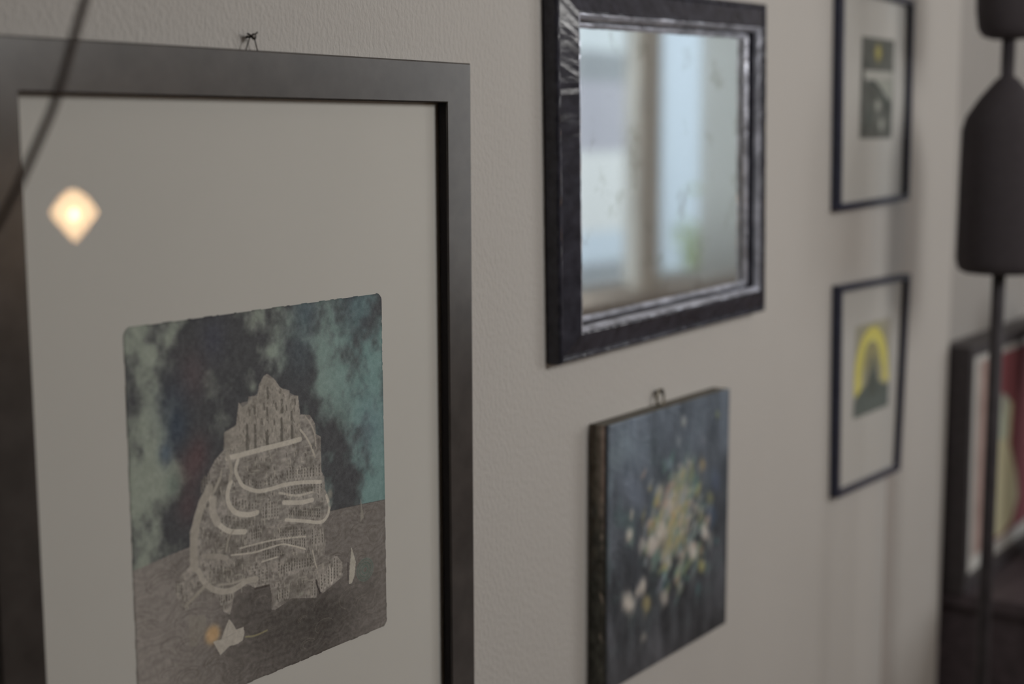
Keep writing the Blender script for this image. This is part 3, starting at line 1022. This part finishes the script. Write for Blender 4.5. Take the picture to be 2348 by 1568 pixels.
def paint():
    h, w_ = PH, PW
    Y = pa.yy / h
    X = pa.xx / w_
    n1 = noise2(h, w_, 7, 21, 4, aspect=0.6)
    n2 = noise2(h, w_, 16, 22, 3, aspect=0.35)
    n3 = noise2(h, w_, 10, 23, 4)
    tl = np.clip(1.05 - Y * 1.15 - X * 0.55, 0, 1)
    base = 51 + 42 * tl + (n1 - .5) * 44 + (n2 - .5) * 30
    base = np.clip(base, 42, 108)
    blue = np.clip(1.15 - Y * 1.15, 0, 1)
    pa.a = np.dstack([base * (0.96 - .04 * blue), base * (1.0 + 0.04 * blue - .03), base * (1.02 + 0.10 * blue)])
    gm = np.clip((n3 - .5) * 3, 0, 1) * np.clip(1 - np.abs(Y - .5) * 2.2, 0, 1)
    pa.blend(gm, (66, 88, 86), .5)
    R = np.random.RandomState(5)

    def dab(u, v, r1, r2, c_, al=.9, rot=-.8):
        pa.blob(u, v, r1, r2, c_, al, 1.6, rot)
    # green-teal scatter ring
    for k in range(120):
        a_ = R.uniform(0, 6.28)
        d_ = R.gauss(0, 1) if hasattr(R, 'gauss') else R.normal(0, 1)
        u = 1558 + math.cos(a_) * 55 * (1 + .25 * d_)
        v = 1215 + math.sin(a_) * 110 * (1 + .25 * d_)
        c_ = [(70, 96, 90), (84, 104, 100), (98, 108, 84), (60, 82, 84), (110, 112, 108)][R.randint(5)]
        dab(u, v, R.uniform(5, 12), R.uniform(3, 6), c_, .6, R.uniform(-1.4, -.3))
    # pale centre
    for u, v, r1, r2, c_, al in ((1545, 1180, 56, 40, (118, 118, 108), .6), (1545, 1180, 46, 34, (128, 124, 114), .6), (1540, 1215, 36, 30, (132, 126, 108), .6), (1530, 1150, 22, 20, (132, 124, 120), .6), (1555, 1205, 30, 24, (130, 126, 106), .6),
                                 (1550, 1180, 14, 8, (128, 122, 88), .8), (1566, 1168, 14, 8, (134, 125, 76), .9), (1538, 1190, 12, 7, (132, 122, 70), .8), (1560, 1230, 16, 10, (118, 116, 92), .6), (1534, 1246, 16, 7, (128, 124, 78), .7),
                                 (1493, 1205, 8, 10, (140, 112, 84), .85), (1507, 1150, 8, 8, (128, 100, 94), .7), (1532, 1120, 10, 6, (124, 106, 98), .7), (1511, 1128, 10, 9, (134, 128, 122), .8), (1530, 1165, 14, 10, (140, 136, 130), .8),
                                 (1512, 1215, 13, 12, (152, 147, 140), .95), (1493, 1252, 14, 13, (156, 150, 143), .95), (1472, 1248, 10, 9, (140, 136, 130), .8), (1442, 1227, 9, 9, (150, 146, 138), .95),
                                 (1586, 1262, 11, 18, (158, 152, 146), .95), (1615, 1222, 9, 16, (152, 147, 141), .95), (1531, 1292, 8, 9, (146, 141, 134), .9), (1607, 1262, 8, 8, (126, 112, 92), .7), (1608, 1298, 8, 11, (124, 120, 80), .85),
                                 (1610, 1066, 8, 9, (120, 104, 74), .8), (1584, 1088, 12, 9, (100, 108, 84), .7), (1560, 1088, 10, 8, (128, 124, 116), .75), (1600, 1122, 12, 8, (118, 116, 82), .75), (1628, 1142, 8, 12, (104, 106, 78), .75),
                                 (1580, 1130, 10, 8, (78, 104, 100), .7), (1534, 1065, 8, 10, (98, 112, 120), .7), (1567, 967, 7, 8, (122, 126, 126), .85), (1555, 1012, 7, 7, (106, 112, 116), .7), (1645, 950, 5, 7, (96, 104, 78), .7),
                                 (1612, 1010, 6, 8, (98, 102, 110), .6), (1472, 1345, 12, 10, (156, 150, 142), .95), (1461, 1356, 8, 6, (140, 134, 128), .8), (1440, 1382, 12, 18, (162, 155, 147), .97), (1482, 1384, 10, 12, (124, 114, 80), .85),
                                 (1522, 1370, 9, 14, (138, 133, 127), .85), (1516, 1335, 14, 5, (112, 116, 126), .8), (1560, 1345, 12, 6, (104, 108, 112), .6), (1475, 1462, 7, 7, (122, 120, 114), .8), (1590, 1310, 14, 8, (96, 106, 104), .6),
                                 (1500, 1290, 14, 6, (84, 96, 92), .6), (1570, 1280, 16, 8, (88, 104, 92), .6), (1434, 1020, 18, 30, (98, 110, 118), .5), (1410, 1050, 14, 20, (100, 112, 118), .5), (1455, 1130, 16, 40, (94, 102, 116), .5),
                                 (1555, 1110, 8, 6, (78, 100, 98), .6), (1640, 1100, 14, 20, (66, 76, 96), .5), (1630, 1180, 14, 20, (60, 74, 94), .6), (1560, 1160, 8, 5, (134, 116, 92), .6), (1580, 1160, 8, 6, (138, 122, 112), .6)):
        dab(u, v, r1 * .95, r2 * .95, c_, al * .85)
    for k in range(150):
        u, v = R.normal(1545, 38), R.normal(1190, 62)
        c_ = [(142, 136, 128), (128, 120, 112), (120, 116, 84), (88, 104, 98), (132, 112, 100), (74, 92, 92), (110, 116, 118)][R.randint(7)]
        dab(u, v, R.uniform(4, 10), R.uniform(2.5, 5), c_, .6, R.uniform(-1.5, -.4))
    for k in range(260):
        u, v = R.uniform(1395, 1665), R.uniform(930, 1540)
        b = R.uniform(-14, 14)
        x, y = pa.T(u, v)
        if 0 <= x < w_ and 0 <= y < h:
            c_ = pa.a[int(y), int(x)] + b
            dab(u, v, R.uniform(6, 16), R.uniform(2, 4), tuple(c_), .5, R.uniform(-1.9, -.9))
    # dark strip towards the left edge
    pa.a *= (1 - .45 * np.exp(-(pa.xx / 4.0) ** 2))[..., None]


paint()
rel = (pa.a.mean(axis=2) - 60) / 100 * 0.0022 + (noise2(PH, PW, 60, 77, 2) - .5) * 0.0010
rel = np.clip(rel, -0.0003, 0.003)
rel[0, :] = rel[-1, :] = 0
rel[:, 0] = rel[:, -1] = 0
pa.to_mesh('painted_face', qc, D, PAINT, can, LWALL, refl=0.006, relief=rel)
# painted wrap-around edge on the side
sd = Sheet(24, 260, (0, 1, 0, 1), (60, 58, 55))
t_ = sd.xx / 23
yv = sd.yy / 259
nn = noise2(260, 24, 3, 41, 4, aspect=12)
nn2 = noise2(260, 24, 2, 42, 4, aspect=9)
bands = [(0.0, (92, 86, 78)), (0.22, (58, 52, 44)), (0.42, (84, 80, 72)), (0.60, (96, 90, 82)), (0.76, (132, 120, 112)), (0.86, (120, 108, 102)), (0.92, (36, 34, 36)), (1.0, (30, 28, 32))]
sd.a = np.dstack([np.interp(t_, [b[0] for b in bands], [b[1][c] for b in bands]) for c in range(3)])
fade = np.clip((yv - .12) * 2.5 + (nn2 - .5) * 1.9, 0, 1)[..., None]
sd.a = sd.a * (1 - fade * .85) + np.array([48, 50, 46]) * fade * .85 + (nn[..., None] - .5) * 46
hg = (np.clip((nn2 - .62) * 8, 0, 1) * np.exp(-((t_ - .72) / .14) ** 2))[..., None]
sd.a = sd.a * (1 - hg) + np.array([126, 118, 110]) * hg
me = bpy.data.meshes.new('painted_side')
co = []
for i in range(260):
    for j in range(24):
        z = qc[0][1] + (qc[3][1] - qc[0][1]) * i / 259
        co.append((qc[0][0], 1 - 0.001 - (D - 0.001) * j / 23, z))
fs = [(i * 24 + j, i * 24 + j + 1, (i + 1) * 24 + j + 1, (i + 1) * 24 + j) for i in range(259) for j in range(23)]
me.from_pydata(co, [], fs)
at = me.color_attributes.new('ink', 'FLOAT_COLOR', 'POINT')
rgba = np.ones((len(co), 4), np.float32)
rgba[:, :3] = np.clip(lin(np.clip(sd.a, 0, 255)) / 0.36, 0.004, .9).reshape(-1, 3)
at.data.foreach_set('color', rgba.ravel())
me.materials.append(PAINT)
ob = bpy.data.objects.new('painted_side', me)
COL.objects.link(ob)
ob.parent = can
ob.matrix_parent_inverse = can.matrix_world.inverted()
ob['label'] = 'wrapped edge with pale and dark paint stripes'
# ring hanger above it
hc = W(1514, 913, 0.008)
ring = [(hc[0] + 0.0095 * math.cos(a), 0.992, hc[2] + 0.0125 * math.sin(a)) for a in np.linspace(0, 2 * math.pi, 24, endpoint=False)]
tube('hanging_ring', ring, 0.0017, BRASS, can, seg=8, closed=True)
bm = bmesh.new()
add_box(bm, hc[0] - 0.006, hc[0] + 0.006, 0.989, 0.995, hc[2] - 0.032, hc[2] - 0.011, 0.001)
bm_obj('hanger_plate', bm, BRASS, can)
n2_ = lathe('nail', [(0.0015, 0), (0.0015, 0.012), (0.004, 0.0122), (0.004, 0.0138)], (0, 0, 0), STEEL, None, seg=12)
n2_.rotation_euler = (math.radians(90), 0, 0)
n2_.location = (hc[0], 1.002, hc[2] + 0.0092)
tag(n2_, 'small nail through the ring above the blue canvas', 'nail')


# ------------------------------------------------------------------ small thin frames
def small_frame(uvs, dep, mw, mat, label, art_name, art_uv, draw, AW, AH):
    q = [W(u, v, dep) for u, v in uvs]
    q = [(p[0], p[2]) for p in q]
    t = thing('picture_frame', label, 'picture frame', ((q[2][0] + q[3][0]) / 2, 1.0, q[3][1]))
    frame_rails(q, [(0, 0.0005), (0, dep - .0008), (0.0008, dep), (mw - .0008, dep), (mw, dep - .0008), (mw, 0.0005)], mat, t, steps=4)
    quad_slab('glass_pane', offset_quad(q, mw - 0.0005), dep * .5, dep * .5 + .0018, GLASS, t, CLEAR)
    quad_slab('paper_mount', offset_quad(q, mw - 0.0005), dep * .25, dep * .25 + .0015, PAPERDIM, t)
    dp = dep * .25 + .0020
    c4 = [wr(u, v) for u, v in art_uv]
    xs = [c[0] for c in c4]
    zs = [c[1] for c in c4]
    bx = (min(xs), max(xs), max(zs), min(zs))
    s = Sheet(AW, AH, bx, (70, 74, 70))
    draw(s)
    kk = 1 - dp
    cc = [(bx[0] * kk, bx[2] * kk + EYE), (bx[1] * kk, bx[2] * kk + EYE), (bx[1] * kk, bx[3] * kk + EYE), (bx[0] * kk, bx[3] * kk + EYE)]
    s.to_mesh(art_name, cc, dp, INK, t, LWALL * .85, refl=0.004)
    return t


def draw1(s):
    n = noise2(s.h, s.w, 9, 61, 3)
    v = 66 + (n - .5) * 26
    s.a = np.dstack([v, v * 1.03, v * .99])
    s.blob(2014, 122, 15, 26, (116, 110, 66), .95, 1.5)
    s.blob(2014, 120, 8, 16, (128, 122, 74), .7, 1.5)
    s.poly([(1981, 160), (2047, 166), (2047, 184), (1984, 184)], (124, 124, 120), .9)
    s.poly([(2008, 184), (2047, 186), (2044, 232), (2030, 222), (2018, 204)], (116, 118, 112), .85)
    s.curve([(1992, 186), (2012, 196), (2030, 224), (2040, 250)], 9, (48, 54, 52), .8)
    s.blob(2013, 242, 14, 17, (112, 114, 108), .9, 1.8)
    s.blob(2021, 285, 13, 20, (116, 118, 112), .9, 1.8)
    s.curve([(2000, 218), (2028, 232), (2042, 262), (2040, 300)], 6, (48, 54, 50), .7)
    s.blob(1992, 270, 16, 34, (56, 62, 60), .6)


def draw2(s):
    n = noise2(s.h, s.w, 9, 71, 3)
    v = 112 + (n - .5) * 20
    s.a = np.dstack([v, v * .985, v * .90])
    # golden arch
    s.blob(2000, 800, 78, 88, (104, 100, 72), .8, 2.2)
    s.curve([(1966, 900), (1968, 840), (1980, 790), (1998, 762), (2014, 768), (2026, 800), (2034, 860)], 34, (144, 138, 76), .95)
    s.curve([(1972, 860), (1982, 800), (1999, 775), (2016, 790), (2026, 840)], 14, (150, 145, 84), .8)
    s.blob(1968, 880, 26, 30, (150, 144, 84), .8)
    s.blob(2028, 858, 22, 30, (144, 138, 82), .8)
    # robed dark figure rising from the dark foot
    s.poly([(1956, 958), (1960, 915), (1975, 893), (1988, 878), (1994, 850), (1999, 816), (2004, 812), (2009, 846), (2014, 872), (2028, 880), (2040, 876), (2040, 940)], (66, 72, 70), .95)
    s.blob(2000, 880, 30, 44, (58, 62, 58), .7)
    s.poly([(1950, 970), (1956, 925), (2045, 895), (2040, 950)], (70, 76, 74), .8)
    s.poly([(2031, 727), (2048, 722), (2048, 860), (2036, 860)], (112, 108, 100), .7)





# upper small frame: top edge just inside the picture at the right
small_frame([(1933, -46), (2099, 0), (2086, 458), (1925, 484)], 0.0165, 0.0105, BLUEBLACK,
            'thin blue-black frame with a tall narrow print, above the other small frame', 'linocut_print',
            [(1977, 88), (2051, 93), (2043, 312), (1974, 318)], draw1, 150, 300)
small_frame([(1928, 656), (2089, 627), (2065, 1078), (1921, 1143)], 0.0165, 0.0105, BLUEBLACK,
            'thin blue-black frame with a golden arched print, below the other small frame', 'arched_print',
            [(1965, 748), (2043, 727), (2034, 930), (1956, 958)], draw2, 200, 300)

# ------------------------------------------------------------------ dark cabinet with the red picture leaning on it
cab = thing('cabinet', 'low dark brown cabinet under the red picture', 'cabinet', (3.6, 0.85, 0))
CT = EYE - 0.955
box('cabinet_top', 2.985, 4.25, 0.64, 1.018, CT - 0.03, CT, DARKWOOD, cab, bev=0.004)
box('body', 3.0, 4.235, 0.66, 1.016, 0.06, CT - 0.03, DARKWOOD, cab)
for k in range(3):
    d = box('door', 3.01 + k * 0.408, 3.01 + k * 0.408 + 0.40, 0.645, 0.66, 0.10, CT - 0.05, DARKWOOD, cab, bev=0.003)
    box('door_knob', 3.36 + k * 0.408, 3.38 + k * 0.408, 0.625, 0.645, 0.38, 0.40, BRASS, d)
for x in (3.03, 4.16):
    for y in (0.68, 0.96):
        box('leg', x, x + .05, y, y + .04, 0, 0.06, DARKWOOD, cab)

RD = 0.045
rq = [W(u, v, RD) for u, v in ((2228, 797), (2420, 757), (2440, 1130), (2224, 1331))]
dxz = [(p[0], p[2]) for p in rq]
# keep its foot on the cabinet top
dz = CT - min(dxz[2][1], dxz[3][1])
rb = thing('picture_frame', 'dark framed red and cream picture standing on the dark cabinet', 'picture frame', ((dxz[2][0] + dxz[3][0]) / 2, 0.99, CT))
xl, xr_ = dxz[0][0], dxz[0][0] + 0.62
zt_, zb_ = dxz[0][1], CT + 0.001
rqd = [(xl, zt_), (xr_, zt_), (xr_, zb_), (xl + 0.012, zb_)]
frame_rails(rqd, [(0, -0.018), (0, RD - .001), (0.001, RD), (0.023, RD), (0.024, RD - .002), (0.024, -0.018)], BROWNBLACK, rb, steps=2)
quad_slab('paper_mount', offset_quad(rqd, 0.023), 0.010, 0.028, PAPERDIM, rb)
rs_ = Sheet(150, 130, (wr(2244, 900)[0], wr(2244, 900)[0] + 0.56, -0.49, -0.93), (96, 84, 80))


def drawr(s):
    n = noise2(s.h, s.w, 8, 91, 3)
    s.a = np.zeros((s.h, s.w, 3)) + np.array((104, 92, 88.)) + ((n - .5) * 24)[..., None]
    X = s.xx / s.w
    s.blend(np.clip(1 - np.abs(X - .13) / .06, 0, 1), (92, 58, 54), .9)
    s.blend(np.clip((X - .17) * 12, 0, 1), (86, 48, 52), .95)
    s.poly([(2300, 905), (2322, 925), (2315, 1020), (2330, 1090), (2334, 1140), (2318, 1200), (2296, 1230), (2272, 1240), (2278, 1100), (2284, 1000)], (134, 132, 110), .97)
    s.poly([(2296, 900), (2312, 910), (2306, 1010), (2290, 1010)], (112, 122, 116), .7)


drawr(rs_)
kk = 1 - 0.0295
rs_.to_mesh('red_print', [(rs_.bx[0] * kk, -0.49 * kk + EYE), (rs_.bx[1] * kk, -0.49 * kk + EYE), (rs_.bx[1] * kk, -0.925 * kk + EYE), (rs_.bx[0] * kk, -0.925 * kk + EYE)], 0.0295, INK, rb, LWALL * .8, refl=0.0)

# tall dark vase on the cabinet at the right edge
vx, vy = 3.37, 0.885
lathe_v = lathe('tall_vase', [(0.045, 0), (0.050, 0.01), (0.052, 0.2), (0.056, 0.36), (0.068, 0.44), (0.068, 0.50), (0.060, 0.545), (0.044, 0.575), (0.03, 0.59), (0.026, 0.60), (0.022, 0.60), (0.022, 0.56)],
                (vx, vy, CT), DARKCERAMIC)
tag(lathe_v, 'tall dark round-shouldered vase on the cabinet beside the red picture', 'vase')

# ------------------------------------------------------------------ black floor lamp in front
sx = 2.60
sy = sx / 3.275
st = thing('floor_lamp', 'black standing lamp with two stacked black shades, in front of the cabinet', 'lamp', (sx, sy, 0))


def zr(ratio):
    return ratio * sy + EYE


lathe('base', [(0.115, 0), (0.115, 0.012), (0.10, 0.02), (0.03, 0.03), (0.014, 0.05)], (sx, sy, 0), BLACKIRON, st)
lathe('pole', [(0.0115, 0.03), (0.0115, zr(0.36))], (sx, sy, 0), BLACKIRON, st, seg=16)
zl0, zl1 = zr(-0.305), zr(0.115)
lathe('lamp_shade', [(0.012, zl0 + .004), (0.060, zl0), (0.070, zl0 + 0.006), (0.0745, zl0 + 0.022), (0.0735, zr(-0.1)), (0.0725, zr(0.005)), (0.066, zr(0.035)), (0.045, zr(0.075)), (0.018, zl1), (0.0115, zl1 + .004)],
      (sx, sy, 0), BLACKSHADE, st)
lathe('lamp_shade', [(0.012, zr(0.198)), (0.030, zr(0.200)), (0.044, zr(0.206)), (0.052, zr(0.222)), (0.056, zr(0.26)), (0.058, zr(0.34)), (0.045, zr(0.40)), (0.012, zr(0.42))], (sx, sy, 0), BLACKSHADE, st)

# ------------------------------------------------------------------ small lit pendant reflected in the big frame's glass
gd = 0.0112
kk_ = 3.15                                  # distance along the reflected path, in wall distances
ry_, rx_, rz_ = kk_, 0.7918 * kk_, -0.0637 * kk_
PY = 2 * (1 - gd) - kk_
pend = thing('pendant_lamp', 'small lit kite-shaped paper pendant lamp reflected in the large grey frame', 'lamp', (rx_, PY, EYE + rz_))
GLOW = emit_mat('lit_paper_shade', (1.0, 0.66, 0.38), 6.0)
GLOWC = emit_mat('lit_bulb', (1.0, 0.85, 0.62), 190.0)
s_ = 0.063
vx_ = [(0, 0, -1.16), (0, 0, 0.98)]
NS = 8
verts = [(0, 0, -1.16 * s_)]
for rr, zz in ((0.55, -0.55), (0.98, 0.0), (0.93, 0.16), (0.62, 0.62), (0.24, 0.92)):
    for k in range(NS):
        a = 2 * math.pi * k / NS + 0.3
        verts.append((rr * s_ * math.cos(a), rr * s_ * math.sin(a), zz * s_))
verts.append((0, 0, 0.98 * s_))
faces = [(0, 1 + k, 1 + (k + 1) % NS) for k in range(NS)]
for i in range(4):
    for k in range(NS):
        a, b = 1 + i * NS + k, 1 + i * NS + (k + 1) % NS
        faces.append((a, b, b + NS, a + NS))
faces += [(len(verts) - 1, 1 + 4 * NS + k, 1 + 4 * NS + (k + 1) % NS) for k in range(NS)]
# paper that glows stronger around the bulb inside it
mt = bpy.data.materials.new('glowing_paper')
mt.use_nodes = True
nt = mt.node_tree
nt.nodes.clear()
out = nt.nodes.new('ShaderNodeOutputMaterial')
trs = nt.nodes.new('ShaderNodeBsdfTransparent')
trs.inputs[0].default_value = (1.0, 0.80, 0.58, 1)
em = nt.nodes.new('ShaderNodeEmission')
em.inputs[0].default_value = (1.0, 0.66, 0.36, 1)
em.inputs[1].default_value = 28.0
mx = nt.nodes.new('ShaderNodeMixShader')
mx.inputs[0].default_value = 0.75
nt.links.new(trs.outputs[0], mx.inputs[1])
nt.links.new(em.outputs[0], mx.inputs[2])
nt.links.new(mx.outputs[0], out.inputs[0])
mo = mesh_obj('lamp_shade', [(v[0] + rx_, v[1] + PY, v[2] + EYE + rz_) for v in verts], faces, mt, pend, smooth=False)
lathe('bulb', [(0.004, -0.012), (0.013, -0.006), (0.016, 0.004), (0.010, 0.015), (0.004, 0.02)], (rx_, PY, EYE + rz_ - 0.006), GLOWC, pend, seg=16)
tube('cord', [(rx_, PY, EYE + rz_ + 0.05), (rx_, PY, CEILZ)], 0.0025, BLACKIRON, pend, seg=6)

# ------------------------------------------------------------------ thin brown cable hanging in front of the big frame


def at_depth(u, v, Z):
    r = Vector(((u - CX) / FPX, (v - CY) / FPX, 1)) * Z
    p_ = RIGHT * r[0] + DOWN * r[1] + FWD * r[2]
    return Vector((p_[0], p_[1], p_[2] + EYE))


c0 = [at_depth(u, v, .92) for u, v in ((212, -60), (192, 5), (172, 80), (148, 165), (122, 245), (90, 320), (58, 392), (28, 455), (-8, 520), (-60, 590))]
d0 = (c0[0] - c0[2]).normalized()
top = c0[0] + d0 * ((CEILZ - c0[0][2]) / d0[2])
mid = c0[0].lerp(top, .5) + Vector((0.0, 0, 0))
e_ = c0[-1]
pts = [top, mid] + c0 + [e_ + Vector((-0.06, 0.0, -0.12)), e_ + Vector((-0.12, 0, -0.5)), e_ + Vector((-0.14, 0, -1.0)), Vector((e_[0] - 0.15, e_[1], 0.004))]
cb = tube('hanging_cable', pts, 0.0026, CABLE, None, seg=8, smooth_steps=8)
tag(cb, 'thin brown cable slanting in front of the large grey frame', 'cable')
